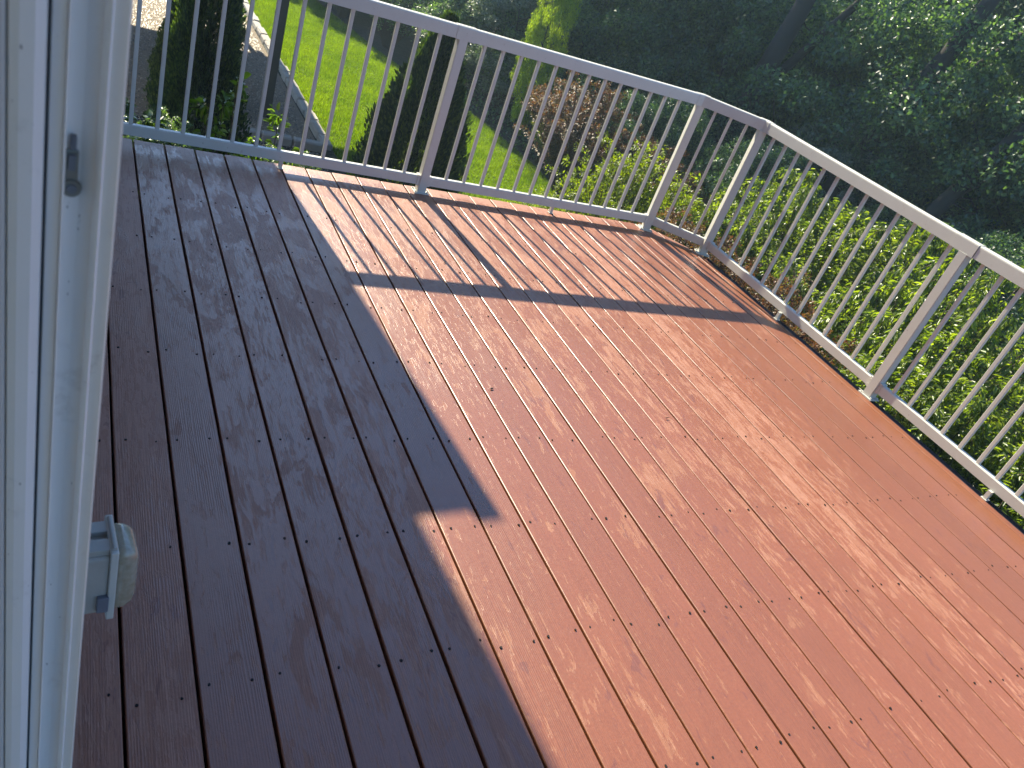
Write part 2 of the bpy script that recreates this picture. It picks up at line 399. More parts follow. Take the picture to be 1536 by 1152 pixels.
# upper eave, and a wider, lower roof added to cast the stepped deck shadow
def slab(name, b0, b1, a0, a1, z0, z1, t, m, par=house):
    mb = MB(); mb.add([(b0,a0,z0),(b1,a0,z1),(b1,a1,z1),(b0,a1,z0),(b0,a0,z0+t),(b1,a0,z1+t),(b1,a1,z1+t),(b0,a1,z0+t)], [(0,3,2,1),(4,5,6,7),(0,1,5,4),(1,2,6,5),(2,3,7,6),(3,0,4,7)])
    return mb.build(name, m, par)
slab('roof', -4.0, 0.80, -6, 9.0, 5.2, 3.42, 0.06, M_ROOF)
hb('fascia', (0.80, -6, 3.33), (0.825, 9.0, 3.50), M_WALL); hb('soffit', (-0.02, -6, 3.38), (0.799, 9.0, 3.40), M_WALL)
gt = MB().box((0.826, -6, 3.36), (0.904, 9.0, 3.47)); gt.build('gutter', M_JAMB, house, bevel=0.008)
lr = slab('added_shadow_roof', -0.018, 1.12, 3.717, 8.4, 2.22, 2.22, 0.06, M_ROOF)
hb('added_shadow_fascia', (1.12, 3.717, 2.15), (1.216, 8.4, 2.32), M_JAMB, lr); hb('added_shadow_soffit', (-0.005, 3.73, 2.18), (1.119, 8.39, 2.20), M_WALL, lr)
# door frame seen at arm's length: vertical extrusion of a stepped jamb profile (b, a)
fr = empty('door_frame', (0, 0, 1.18)); fr.parent = house; fr.rotation_euler = (0, math.radians(0.42), 0)
def ext(name, prof, m, z0=-1.22, z1=0.92, bev=0.0):
    mb = MB(); n = len(prof); vs = [(x, y, z0) for x, y in prof] + [(x, y, z1) for x, y in prof]
    fs = [tuple(range(n)), tuple(range(2*n-1, n-1, -1))] + [(i, (i+1) % n, (i+1) % n + n, i+n) for i in range(n)]
    mb.add(vs, fs); return mb.build(name, m, fr, bevel=bev)
ext('inner_jamb', [(-0.15, -0.001), (-0.0752, -0.001), (-0.0752, 0.10), (-0.15, 0.10)], paint('grey_jamb_liner', (0.62, 0.62, 0.60), 0.6, 0.03), bev=0.002)
ext('jamb_moulding', [(-0.0750, 0.004), (-0.0735, -0.002), (-0.068, -0.006), (-0.059, -0.008), (-0.053, -0.006), (-0.0515, -0.001), (-0.0515, 0.08), (-0.0750, 0.08)], M_JAMB)
ext('weather_seal', [(-0.0515, 0.010), (-0.0487, 0.010), (-0.0487, 0.08), (-0.0515, 0.08)], M_SEAL)
ext('jamb_strip', [(-0.0487, 0.002), (-0.0395, 0.0), (-0.0395, 0.08), (-0.0487, 0.08)], M_JAMB, bev=0.0008)
ext('track_rib', [(-0.0393, -0.006), (-0.0378, -0.006), (-0.0378, 0.08), (-0.0393, 0.08)], M_JAMB)
ext('track_channel', [(-0.0378, 0.012), (-0.026, 0.014), (-0.0165, 0.010), (-0.0165, 0.08), (-0.0378, 0.08)], M_JAMB)
ext('outer_rib', [(-0.0165, 0.004), (-0.0155, -0.004), (-0.0135, -0.007), (-0.0120, -0.005), (-0.0120, 0.08), (-0.0165, 0.08)], M_JAMB)
ext('outer_trim', [(-0.0120, 0.002), (-0.002, 0.0), (0.0, 0.002), (0.0, 0.17), (-0.0120, 0.17)], M_JAMB2)
fr2 = MB(); fr2.box((-0.15, -1.95, 0.86), (-0.001, 0.0, 0.92)); fr2.build('head_jamb', M_JAMB, fr)
fr3 = MB(); fr3.box((-0.15, -1.95, -1.22), (-0.001, -1.88, 0.86)); fr3.build('far_jamb', M_JAMB, fr)
fr4 = MB(); fr4.box((-0.15, -1.88, -1.24), (-0.001, 0.0, -1.19)); fr4.build('sill', M_JAMB2, fr)
# strike plate in the channel
zs = 1.334 - 1.18; cx = -0.0322
st = MB(); st.box((cx-0.0046, 0.0082, zs-0.016), (cx+0.0046, 0.0115, zs+0.019))
so = st.build('strike_plate', M_STEEL, fr, bevel=0.001)
hk = MB(); hk.box((cx-0.0028, 0.004, zs+0.004), (cx+0.0022, 0.0085, zs+0.016)); hk.box((cx-0.0015, 0.006, zs+0.020), (cx+0.0025, 0.011, zs+0.031))
hk.tube([(cx+0.0004, 0.0098, zs-0.012), (cx+0.0004, 0.0050, zs-0.012)], [0.0042, 0.0036], 12)
hk.build('strike_screw', M_SEAL, fr, bevel=0.0004)
rg = MB(); rg.tube([(cx+0.0002, 0.0095, zs-0.012), (cx+0.0002, 0.0068, zs-0.012)], [0.0078, 0.0070], 16); rg.build('strike_ring', M_STEEL, fr)

# weatherproof outlet cover on the outside wall, lid towards the deck
out = empty('outlet_box', (0, 0, 0), 0, 'weathered grey outdoor socket box with clear bubble cover beside the door frame', 'outlet box')
out.location = (-0.1245, 0.915, 0.59); out.rotation_euler = (0, 0, YAW)
def rbox(a, b, name, m, bev, seg=3, par=out): return MB().box(a, b).build(name, m, par, smooth=False, bevel=bev, seg=seg)
rbox((-0.004, -0.036, -0.062), (0.060, 0.036, 0.060), 'back_box', M_PLASTIC, 0.008)
rbox((0.058, -0.041, -0.074), (0.069, 0.041, 0.072), 'rim', paint('pale_greenish_plastic', (0.50, 0.53, 0.48), 0.3, 0.05), 0.003)
m_lid, nt, b_ = newmat('yellowed_clear_plastic')
b_.inputs['Base Color'].default_value = (0.62, 0.60, 0.48, 1); b_.inputs['Roughness'].default_value = 0.22
b_.inputs['Transmission Weight'].default_value = 0.35; b_.inputs['Coat Weight'].default_value = 0.4
tcn = nd(nt, 'ShaderNodeTexCoord'); nn = ramp(nt, tnoise(nt, tcn.outputs['Object'], 45, 6, 0.7), [(0.35, (0.58, 0.57, 0.46)), (0.7, (0.40, 0.35, 0.22))]); lk(nt, nn, b_.inputs['Base Color'])
lid = MB()
prof = [(0.069, 0.037, 0.066), (0.083, 0.036, 0.064), (0.093, 0.033, 0.058), (0.099, 0.026, 0.047)]
vs = []; N = 20
for (x, hy, hz) in prof:
    for k in range(N):
        t = 2*math.pi*(k+.5)/N; c_, s_ = math.cos(t), math.sin(t); e = 0.30
        vs.append((x, hy*math.copysign(abs(c_)**e, c_), hz*math.copysign(abs(s_)**e, s_)))
fs = [(i*N+k, i*N+(k+1) % N, (i+1)*N+(k+1) % N, (i+1)*N+k) for i in range(len(prof)-1) for k in range(N)] + [tuple(range((len(prof)-1)*N, len(prof)*N)), tuple(range(N-1, -1, -1))]
lid.add(vs, fs); lid.build('cover', m_lid, out, smooth=True)
hg = MB(); hg.box((0.030, -0.030, 0.056), (0.068, -0.006, 0.070)); hg.box((0.030, 0.008, 0.056), (0.068, 0.030, 0.070)); hg.tube([(0.064, -0.034, 0.073), (0.064, 0.034, 0.073)], [0.004, 0.004], 8)
hg.build('hinge', M_PLASTIC, out, bevel=0.0015)
rbox((0.042, -0.012, -0.080), (0.066, 0.012, -0.060), 'latch', paint('dark_grey_plastic', (0.12, 0.14, 0.16), 0.5), 0.002)
rbox((0.044, -0.044, -0.052), (0.060, -0.034, -0.020), 'side_clip', paint('slate_plastic', (0.14, 0.16, 0.19), 0.5), 0.002)
ct = MB(); ct.tube([(0.03, 0.0, -0.060), (0.03, 0.0, -0.082), (0.034, 0.002, -0.086)], [0.010, 0.009, 0.004], 10); ct.build('cable_gland', paint('brown_stained_gland', (0.22, 0.17, 0.12), 0.7, 0.3, 60, 0.5), out, smooth=True)

# ------------------------------------------------------------------ deck
PITCH = 0.146; YE = 4.275
deck = empty('wooden_deck', (1.8, 1.0, ZG), 0, 'raised wooden deck of worn red-brown painted planks beside the house', 'deck')
def dloc(x, y, z): return (x - 1.8, y - 1.0, z - ZG)
CH0 = (3.445, 4.275); CH1 = (3.702, 3.905)
def yend(x):
    if x <= CH0[0]: return YE
    return YE + (x - CH0[0]) * (CH1[1] - CH0[1]) / (CH1[0] - CH0[0])
def wallx(y): return -0.101 - 0.0896 * (y - 0.65) / 0.996
def plank(k):
    rr = random.Random(100 + k)
    gap = (0.0074 if k < 7 else 0.0064 if k < 12 else 0.0056) + rr.uniform(-0.0006, 0.0006)
    x0 = k*PITCH + gap/2; x1 = (k+1)*PITCH - gap/2
    if k == 24: x1 = 3.5 + 0.150
    if k == 25: x0 = 3.655; x1 = 3.702
    ys = [-2.6]
    ytop_j = rr.uniform(-0.004, 0.003)
    n = 30
    ys = [-2.6 + (YE + 2.6) * i / n for i in range(n + 1)]
    ys = [y for y in ys if wallx(y) + 0.03 < x1 - 0.02]
    if not ys: return
    T = 0.030; bv = 0.003; vs = []; jl = [rr.uniform(-1, 1) * 0.0006 for _ in ys]; jr = [rr.uniform(-1, 1) * 0.0006 for _ in ys]
    zt = rr.uniform(-0.0012, 0.0012); bow = rr.uniform(-0.0006, 0.0010)
    last = len(ys) - 1
    for i, y in enumerate(ys):
        a = max(x0 + jl[i], wallx(y) + 0.02) if k < 4 else x0 + jl[i]
        c = x1 + jr[i]; a = min(a, c - 0.012)
        mid = (a + c) / 2
        sec = [(a, -T), (a, zt - bv), (a + bv*0.35, zt - bv*0.35), (a + bv, zt), (mid, zt + bow), (c - bv, zt), (c - bv*0.35, zt - bv*0.35), (c, zt - bv), (c, -T)]
        for (x, zz) in sec:
            yy = y
            lim = yend(x) + ytop_j - (0.0 if i == last else 0.004 + 0.002 * (last - i))
            vs.append((x - k*PITCH, min(yy, lim) if i < last else lim, zz))
    m_ = 9; fs = []
    for i in range(last):
        for j in range(m_):
            jj = (j + 1) % m_
            fs.append((i*m_+j, i*m_+jj, (i+1)*m_+jj, (i+1)*m_+j))
    fs += [tuple(range(m_)), tuple(range((last+1)*m_-1, last*m_-1, -1))]
    mb = MB(); mb.add(vs, fs); o = mb.build('plank', M_DECK, deck, loc=dloc(k*PITCH, 0, 0))
    return o
for k in range(-5, 26): plank(k)
JY = [-1.90, -1.475, -1.05, -0.625, -0.2, 0.225, 0.655, 1.08, 1.495, 1.92, 2.385, 2.79, 3.21, 3.63]
for y in JY:
    MB().box(dloc(wallx(y)+0.03, y-0.02, -0.22), dloc(3.66, y+0.02, -0.032)).build('joist', M_DARKGAP, deck)
MB().box(dloc(-0.40, 4.20, -0.24), dloc(3.42, 4.245, -0.032)).build('rim_board', M_DARKGAP, deck)
rb = MB(); rb.prism([(-0.02, -0.24), (0.02, -0.24), (0.02, -0.032), (-0.02, -0.032)], dloc(3.42, 4.225, 0), dloc(3.672, 3.875, 0)); rb.build('corner_rim_board', M_DARKGAP, deck)
sb = MB(); sb.box(dloc(3.700-0.03, -2.6, -0.24), dloc(3.716, 3.885, -0.0325)); sb.build('side_rim_board', M_DARKGAP, deck)
fl = MB(); fl.prism([(-0.017, -0.16), (0.017, -0.16), (0.017, -0.006), (0.011, -0.001), (0.006, -0.013), (-0.010, -0.013), (-0.017, -0.009)], dloc(3.735, -2.6, 0), dloc(3.735, 3.86, 0)); fl.build('edge_flashing', M_RIM, deck, bevel=0.001)
sk = MB(); sk.box(dloc(-0.42, 4.15, ZG), dloc(3.40, 4.17, -0.245)); sk.box(dloc(3.64, -2.6, ZG), dloc(3.66, 3.80, -0.245)); sk.box(dloc(-0.40, -2.62, ZG), dloc(3.66, -2.60, -0.245))
sk.build('added_gap_blocker', M_DARKGAP, deck)  # unseen panels added to block sunlit ground showing through plank gaps
for (x, y) in ((0.4, 3.9), (2.1, 3.9), (3.5, 3.7), (3.5, 1.2), (3.5, -1.6), (0.6, -1.8), (1.9, 1.2)):
    MB().box(dloc(x-0.06, y-0.06, ZG), dloc(x+0.06, y+0.06, -0.24)).build('deck_post', M_DARKGAP, deck)
# countersunk screw heads: two per board on each joist
sc = MB(); rr = random.Random(5)
for k in range(-1, 25):
    for y in JY:
        for fx in (0.027, 0.119):
            if rr.random() < 0.06: continue
            x = k*PITCH + fx + rr.uniform(-0.007, 0.007); yy = y + rr.uniform(-0.011, 0.011)
            if y == 1.08 and k < 12: yy += 0.012 * (k % 3 - 1)
            if x < wallx(yy) + 0.06: continue
            r_ = rr.uniform(0.0028, 0.0042); n = 7; zt = 0.0022
            c = dloc(x, yy, zt)
            pts = [(c[0] + r_*rr.uniform(.7, 1.25)*math.cos(2*math.pi*i/n), c[1] + r_*rr.uniform(.8, 1.4)*math.sin(2*math.pi*i/n), c[2]) for i in range(n)]
            low = [(p[0], p[1], c[2]-0.004) for p in pts]
            sc.add(pts + low, [tuple(range(n))] + [(i, (i+1) % n, (i+1) % n + n, i+n) for i in range(n)])
o = sc.build('screw_head', M_SCREW, deck); o['kind'] = 'stuff'
# a few dark specks and wood chips on the boards
def chip(name, x, y, L, W, ang, m, label, zlift=0.004):
    mb = MB(); mb.add([(-L/2, 0, 0), (0, -W/2, 0.001), (L/2, 0, 0.002), (0, W/2, 0.001), (-L/4, 0, 0.004), (L/4, 0, 0.0035)], [(0,1,4), (1,5,4), (1,2,5), (2,3,5), (3,4,5), (3,0,4), (0,3,2,1)])
    o = mb.build(name, m); o.location = (x, y, zlift); o.rotation_euler = (0, 0, ang); tag(o, label, 'debris'); return o
M_CRUMB = paint('dark_dry_leaf', (0.03, 0.02, 0.014), 0.8, 0.3, 60)
chip('dry_leaf', 1.352, 2.225, 0.022, 0.012, 0.4, M_CRUMB, 'small dark dry leaf lying mid deck on the sunlit boards')
chip('wood_splinter', 2.14, 2.05, 0.030, 0.004, 0.1, M_CRUMB, 'thin dark splinter on the sunlit boards right of the dry leaf')
chip('twig', 1.53, 3.30, 0.030, 0.006, 1.0, M_CRUMB, 'tiny dark twig in the shadow stripes before the railing')

# ------------------------------------------------------------------ railing
rail = empty('deck_railing', (1.8, 4.2, 0), 0, 'off-white metal railing with thin balusters along the deck edge', 'railing')
def rl(x, y, z): return (x - 1.8, y - 4.2, z)
HR = [(-0.026, 0.890), (0.026, 0.890), (0.026, 0.947), (0.0245, 0.953), (0.020, 0.956), (-0.020, 0.956), (-0.0245, 0.953), (-0.026, 0.947)]
HRS = [(a*1.09 if abs(a) > 0.02 else a*1.06, 0.9225 + (b-0.9225)*1.075) for a, b in HR]
BR = [(-0.0165, 0.050), (0.0165, 0.050), (0.0165, 0.0975), (0.012, 0.1035), (-0.012, 0.1035), (-0.0165, 0.0975)]
def P2(x, y): return Vector((x, y, 0))
YR = 4.205; XR = 3.742
P3c = (3.405, YR); P4c = (XR, 3.925)
P5c = (XR, 2.272)
def seg(prof, a, b, name, bev=0.0):
    mb = MB(); mb.prism(prof, rl(a[0], a[1], 0), rl(b[0], b[1], 0)); return mb.build(name, M_RAIL, rail)
# posts
post_me = None
def mkpost(x, y, ang=0.0):
    global post_me
    if post_me is None:
        mb = MB().box((-0.0265, -0.0265, 0.004), (0.0265, 0.0265, 0.8895)); post_me = mb.mesh('post')
        bm = bmesh.new(); bm.from_mesh(post_me); bmesh.ops.bevel(bm, geom=[e for e in bm.edges if abs((e.verts[0].co-e.verts[1].co).z) > 0.5], offset=0.003, segments=2, affect='EDGES'); bm.to_mesh(post_me); bm.free()
    o = link('post', post_me, M_RAIL, rail, loc=rl(x, y, 0)); o.rotation_euler = (0, 0, ang)
    pl = link('base_plate', plate_me, M_RAIL, o); return o
mb = MB().box((-0.047, -0.038, 0.0), (0.047, 0.038, 0.007)); mb.tube([(-0.036, -0.027, 0.007), (-0.036, -0.027, 0.014)], [0.006, 0.006], 6); mb.tube([(0.036, -0.027, 0.007), (0.036, -0.027, 0.014)], [0.006, 0.006], 6)
mb.tube([(-0.036, 0.027, 0.007), (-0.036, 0.027, 0.014)], [0.006, 0.006], 6); mb.tube([(0.036, 0.027, 0.007), (0.036, 0.027, 0.014)], [0.006, 0.006], 6)
plate_me = mb.mesh('base_plate')
A45 = math.atan2(P4c[1]-P3c[1], P4c[0]-P3c[0])
POSTS = [(-0.065, YR, 0), (1.689, YR, 0), (P3c[0], P3c[1], A45/2), (P4c[0]-0.012, P4c[1]-0.004, A45/2), (P5c[0]-0.004, P5c[1], math.pi/2), (XR-0.004, 0.625, math.pi/2), (XR-0.004, -1.02, math.pi/2)]
for p in POSTS: mkpost(*p)
# handrails, connector sleeves
seg(HR, (-0.40, YR), (1.640, YR), 'handrail'); seg(HR, (1.640+.0, YR), (3.352, YR), 'handrail')
dv = (Vector((*P4c, 0)) - Vector((*P3c, 0))).normalized()
seg(HR, (P3c[0]+dv.x*.040, P3c[1]+dv.y*.040), (P4c[0]-dv.x*.045, P4c[1]-dv.y*.045), 'handrail')
seg(HR, (XR, P4c[1]-0.045), (XR, P5c[1]+0.06), 'handrail'); seg(HR, (XR, P5c[1]-0.055), (XR, 0.68), 'handrail'); seg(HR, (XR, 0.57), (XR, -2.6), 'handrail')
seg(HRS, (1.640, YR), (1.755, YR), 'rail_connector'); seg(HRS, (XR, P5c[1]+0.085), (XR, P5c[1]-0.05), 'rail_connector'); seg(HRS, (XR, 0.70), (XR, 0.56), 'rail_connector')
def elbow(p, d0, d1, L0, L1):
    mb = MB(); p = Vector((*p, 0)); d0 = Vector((*d0, 0)).normalized(); d1 = Vector((*d1, 0)).normalized()
    s0 = Vector((d0.y, -d0.x, 0)); s1 = Vector((d1.y, -d1.x, 0)); sm = (s0 + s1).normalized(); kf = 1.0 / sm.dot(s0)
    vs = []
    for (q, sd_, kk) in ((p - d0*L0, s0, 1), (p, sm, kf), (p + d1*L1, s1, 1)):
        for (a, b) in HRS:
            v = q + sd_*a*kk; vs.append(rl(v.x, v.y, b))
    n = len(HRS); fs = [tuple(range(n)), tuple(range(3*n-1, 2*n-1, -1))]
    for i in range(2):
        for j in range(n): jj = (j+1) % n; fs.append((i*n+j, (i+1)*n+j, (i+1)*n+jj, i*n+jj))
    mb.add(vs, fs); return mb.build('corner_connector', M_RAIL, rail)
elbow(P3c, (1, 0), (dv.x, dv.y), 0.055, 0.042); elbow(P4c, (dv.x, dv.y), (0, -1), 0.048, 0.050)
# bottom rails
def brail(a, b): return seg(BR, a, b, 'bottom_rail')
brail((-0.40, YR), (1.662, YR)); brail((1.716, YR), (3.377, YR)); brail((P3c[0]+dv.x*.028, P3c[1]+dv.y*.028), (P4c[0]-dv.x*.03, P4c[1]-dv.y*.03))
brail((XR, P4c[1]-0.03), (XR, P5c[1]+0.0275)); brail((XR, P5c[1]-0.0275), (XR, 0.652)); brail((XR, 0.598), (XR, -0.99)); brail((XR, -1.05), (XR, -2.6))
br_me = MB().box((-0.021, -0.008, 0.046), (0.021, 0.008, 0.108)); br_me.tube([(-0.0205, 0, 0.062), (-0.0235, 0, 0.062)], [0.004, 0.0035], 8); br_me.tube([(-0.0205, 0, 0.092), (-0.0235, 0, 0.092)], [0.004, 0.0035], 8); br_me = br_me.mesh('rail_bracket')
for (x, y, a) in ((1.654, YR, -math.pi/2), (1.724, YR, -math.pi/2), (3.369, YR, -math.pi/2), (XR, P5c[1]+0.0355, math.pi), (XR, P5c[1]-0.0355, math.pi), (XR, 0.660, math.pi), (XR, 0.590, math.pi), (XR, P4c[1]-0.040, math.pi)):
    o = link('rail_bracket', br_me, M_RAIL, rail, loc=rl(x, y, 0)); o.rotation_euler = (0, 0, a if a < 0 else 0)
# balusters
bal = MB().box((-0.0093, -0.0093, 0.1037), (0.0093, 0.0093, 0.8897)).mesh('baluster')
bm = bmesh.new(); bm.from_mesh(bal); bmesh.ops.bevel(bm, geom=[e for e in bm.edges if abs((e.verts[0].co-e.verts[1].co).z) > 0.5], offset=0.0018, segments=1, affect='EDGES'); bm.to_mesh(bal); bm.free()
BX = [(1.561 - 0.1195*i, YR, 0) for i in range(16)] + [(1.829 + 0.1172*i, YR, 0) for i in range(13)]
for t in (0.25, 0.5, 0.75): BX.append((P3c[0] + (P4c[0]-P3c[0])*t, P3c[1] + (P4c[1]-P3c[1])*t, A45))
BX += [(XR, 3.806 - 0.1200*i, 0) for i in range(13)] + [(XR, 2.163 - 0.1130*i, 0) for i in range(13)] + [(XR, 0.50 - 0.1150*i, 0) for i in range(13)] + [(XR, -1.14 - 0.115*i, 0) for i in range(12)]
for (x, y, a) in BX:
    o = link('baluster', bal, M_RAIL, rail, loc=rl(x, y, 0)); o.rotation_euler = (0, 0, a)
ft = MB().box((-0.010, -0.010, 0.004), (0.010, 0.010, 0.0497)); ft.box((-0.016, -0.016, 0.0), (0.016, 0.016, 0.004)); ftm = ft.mesh('support_foot')
for (x, y) in ((0.868, YR+0.01), (2.618, YR+0.01), (XR-0.026, 3.062), (XR-0.026, 1.460), (XR-0.026, -0.2)):
    link('support_foot', ftm, M_RAIL, rail, loc=rl(x, y, 0))

# ------------------------------------------------------------------ garden structures
edg = empty('stone_edging', (3.16, 14, ZG), 0, 'row of pale stone blocks edging the gravel path along the lawn', 'stone edging')
rr = random.Random(3); y = 11.25
while y < 24:
    L = rr.uniform(0.32, 0.62); wx = rr.uniform(0.13, 0.16); h = rr.uniform(0.07, 0.10); xo = rr.uniform(-0.015, 0.015)
    mb = MB(); mb.box((-wx/2, -L/2, -0.05), (wx/2, L/2, h)); me = mb.mesh('stone')
    bm = bmesh.new(); bm.from_mesh(me); bmesh.ops.bevel(bm, geom=bm.edges[:], offset=0.02, segments=1, affect='EDGES'); bmesh.ops.subdivide_edges(bm, edges=bm.edges[:], cuts=1)
    for v in bm.verts: v.co += Vector((rr.uniform(-1, 1), rr.uniform(-1, 1), rr.uniform(-1, 1))) * 0.007
    bm.to_mesh(me); bm.free()
    link('stone', me, M_STONE, edg, loc=(xo, y + L/2 - 14, 0)); y += L + rr.uniform(0.004, 0.02)
for i in range(3):
    mb = MB(); L = 0.42; mb.box((-L/2, -0.08, -0.05), (L/2, 0.08, 0.10)); me = mb.mesh('stone')
    bm = bmesh.new(); bm.from_mesh(me); bmesh.ops.bevel(bm, geom=bm.edges[:], offset=0.02, segments=1, affect='EDGES'); bm.to_mesh(me); bm.free()
    link('stone', me, M_STONE, edg, loc=(-0.31 - i*0.44, 11.17 + i*0.02 - 14, 0.01))
# timber shelter whose roof is above the picture; its right-hand posts stand in the gravel
sh = empty('timber_shelter', (1.1, 14.5, ZG), 0, 'dark timber shelter whose posts stand on the gravel path behind the railing', 'shelter')
def sl(x, y, z): return (x - 1.1, y - 14.5, z - ZG)
for (x, y) in ((2.43, 12.20), (2.62, 17.2), (-0.5, 12.2), (-0.5, 17.2)):
    MB().box(sl(x-0.058, y-0.058, ZG), sl(x+0.058, y+0.058, 0.12)).build('shelter_post', M_WOOD, sh, bevel=0.006, seg=1)
MB().box(sl(2.50, 11.3, 0.12), sl(2.62, 19.0, 0.28)).build('beam', M_WOOD, sh); MB().box(sl(-0.56, 11.3, 0.12), sl(-0.44, 19.0, 0.28)).build('beam', M_WOOD, sh)
for i in range(9):
    yy = 11.4 + i*0.93; MB().box(sl(-0.9, yy, 0.28), sl(2.78, yy+0.05, 0.40)).build('rafter', M_WOOD, sh)
MB().box(sl(-1.0, 11.2, 0.40), sl(2.82, 19.1, 0.44)).box(sl(2.825, 10.8, 0.40), sl(3.45, 14.8, 0.44)).build('shelter_roof_and_shade_slab', M_ROOF, sh)  # side slab of the roof is added to shade the lawn corner
# low wire fence in the bed
wf = empty('wire_fence', (7.6, 9.4, ZG), 0, 'low two-wire garden fence running through the shrubs past the lawn corner', 'fence')
A = Vector((7.15, 11.0, 0)); B = Vector((8.1, 8.2, 0))
for i in range(4):
    p = A.lerp(B, i/3) - Vector((7.6, 9.4, 0)); MB().tube([(p.x, p.y, 0), (p.x, p.y, 0.86)], [0.012, 0.011], 6).build('fence_post', M_WIRE, wf)
for zz in (0.66, 0.78):
    a = A - Vector((7.6, 9.4, 0)); b = B - Vector((7.6, 9.4, 0)); MB().tube([(a.x, a.y, zz), (b.x, b.y, zz)], [0.006, 0.006], 6).build('wire', M_WIRE, wf)
# green tarpaulin corner below the deck edge
tp = MB(); vs = []; n = 7
for j in range(n):
    for i in range(n):
        u, v = i/(n-1), j/(n-1); vs.append((u*0.95 - .45, v*0.5 - .25, 0.40*math.sin(math.pi*min(1, u*.9+.1))*math.sin(math.pi*(v*.8+.1)) + 0.03*math.sin(7*u+3*v)))
tp.add(vs, [(j*n+i, j*n+i+1, (j+1)*n+i+1, (j+1)*n+i) for j in range(n-1) for i in range(n-1)])
tarp = empty('garden_tarpaulin', (4.98, 8.75, ZG), 0.3, 'small green tarpaulin bundle on the grass just beyond the deck edge', 'tarpaulin')
tp.build('tarpaulin_sheet', paint('green_tarpaulin', (0.02, 0.13, 0.05), 0.4, 0.1), tarp, smooth=True)
MB().tube([(-0.08, -0.28, 0.22), (0.0, -0.05, 0.45), (0.06, 0.2, 0.40)], [0.010]*3, 6).build('white_strap', M_JAMB, tarp)

# ------------------------------------------------------------------ air
hz = MB().box((-14, -9, ZG-1.0), (48, 52, 14)).build('haze', None); hz['kind'] = 'stuff'
hm = bpy.data.materials.new('thin_summer_haze'); hm.use_nodes = True; hn = hm.node_tree; hn.nodes.clear()
pv = hn.nodes.new('ShaderNodeVolumePrincipled'); pv.inputs['Color'].default_value = (0.62, 0.86, 1.0, 1); pv.inputs['Density'].default_value = 0.0020; pv.inputs['Anisotropy'].default_value = 0.25
ho = hn.nodes.new('ShaderNodeOutputMaterial'); hn.links.new(pv.outputs[0], ho.inputs['Volume']); hz.data.materials.append(hm)

# ------------------------------------------------------------------ vegetation
def leaves_mesh(name, P, D, N, L, W, m, six=False, fold=0.25):
    """P base points, D direction of the leaf, N leaf normal"""
    D = D / (np.linalg.norm(D, axis=1, keepdims=True) + 1e-9)
    Sd = np.cross(D, N); Sd /= (np.linalg.norm(Sd, axis=1, keepdims=True) + 1e-9); N = np.cross(Sd, D)
    L = L[:, None]; W = W[:, None]; n = len(P)
    if six:
        V = np.stack([P, P + D*L*.3 + Sd*W*.5 + N*W*fold, P + D*L*.68 + Sd*W*.38 + N*W*fold*.7, P + D*L - N*L*.12, P + D*L*.68 - Sd*W*.38 + N*W*fold*.7, P + D*L*.3 - Sd*W*.5 + N*W*fold], 1)
        F = (np.arange(n)[:, None, None]*6 + np.array([(0, 1, 2, 3), (0, 3, 4, 5)])[None]).reshape(-1, 4)
    else:
        V = np.stack([P, P + D*L*.45 + Sd*W*.5 + N*W*fold, P + D*L, P + D*L*.45 - Sd*W*.5 + N*W*fold], 1)
        F = (np.arange(n)[:, None, None]*4 + np.array([(0, 1, 2), (0, 2, 3)])[None]).reshape(-1, 3)
    return soup(name, V.reshape(-1, 3), F, m)
def unit(n):
    v = NP.normal(size=(n, 3)); return v / np.linalg.norm(v, axis=1, keepdims=True)

def crown_mesh(name, m, n, rx, rz, leafL, leafW, clumps, zc, low=0.0):
    C = unit(clumps) * NP.uniform(0.45, 1.0, (clumps, 1))**0.6; C[:, 2] = np.abs(C[:, 2]) * (1) - (NP.random(clumps) < 0.45) * 2 * np.abs(C[:, 2])
    C *= np.array([rx, rx, rz]); cr = NP.uniform(0.10, 0.24, clumps) * rx
    k = NP.integers(0, clumps, n); off = unit(n) * (NP.random((n, 1))**0.4) * cr[k][:, None] * np.array([1, 1, .75])
    P = C[k] + off + np.array([0, 0, zc]); P[:, 2] = np.maximum(P[:, 2], low)
    out_ = off / (np.linalg.norm(off, axis=1, keepdims=True) + 1e-9)
    Nn = out_*0.5 + unit(n)*0.8 + np.array([0, 0, .55]); D = unit(n) + out_*0.6 + np.array([0, 0, -.35])
    return leaves_mesh(name, P, D, Nn, NP.uniform(.7, 1.25, n)*leafL, NP.uniform(.7, 1.2, n)*leafW, m)

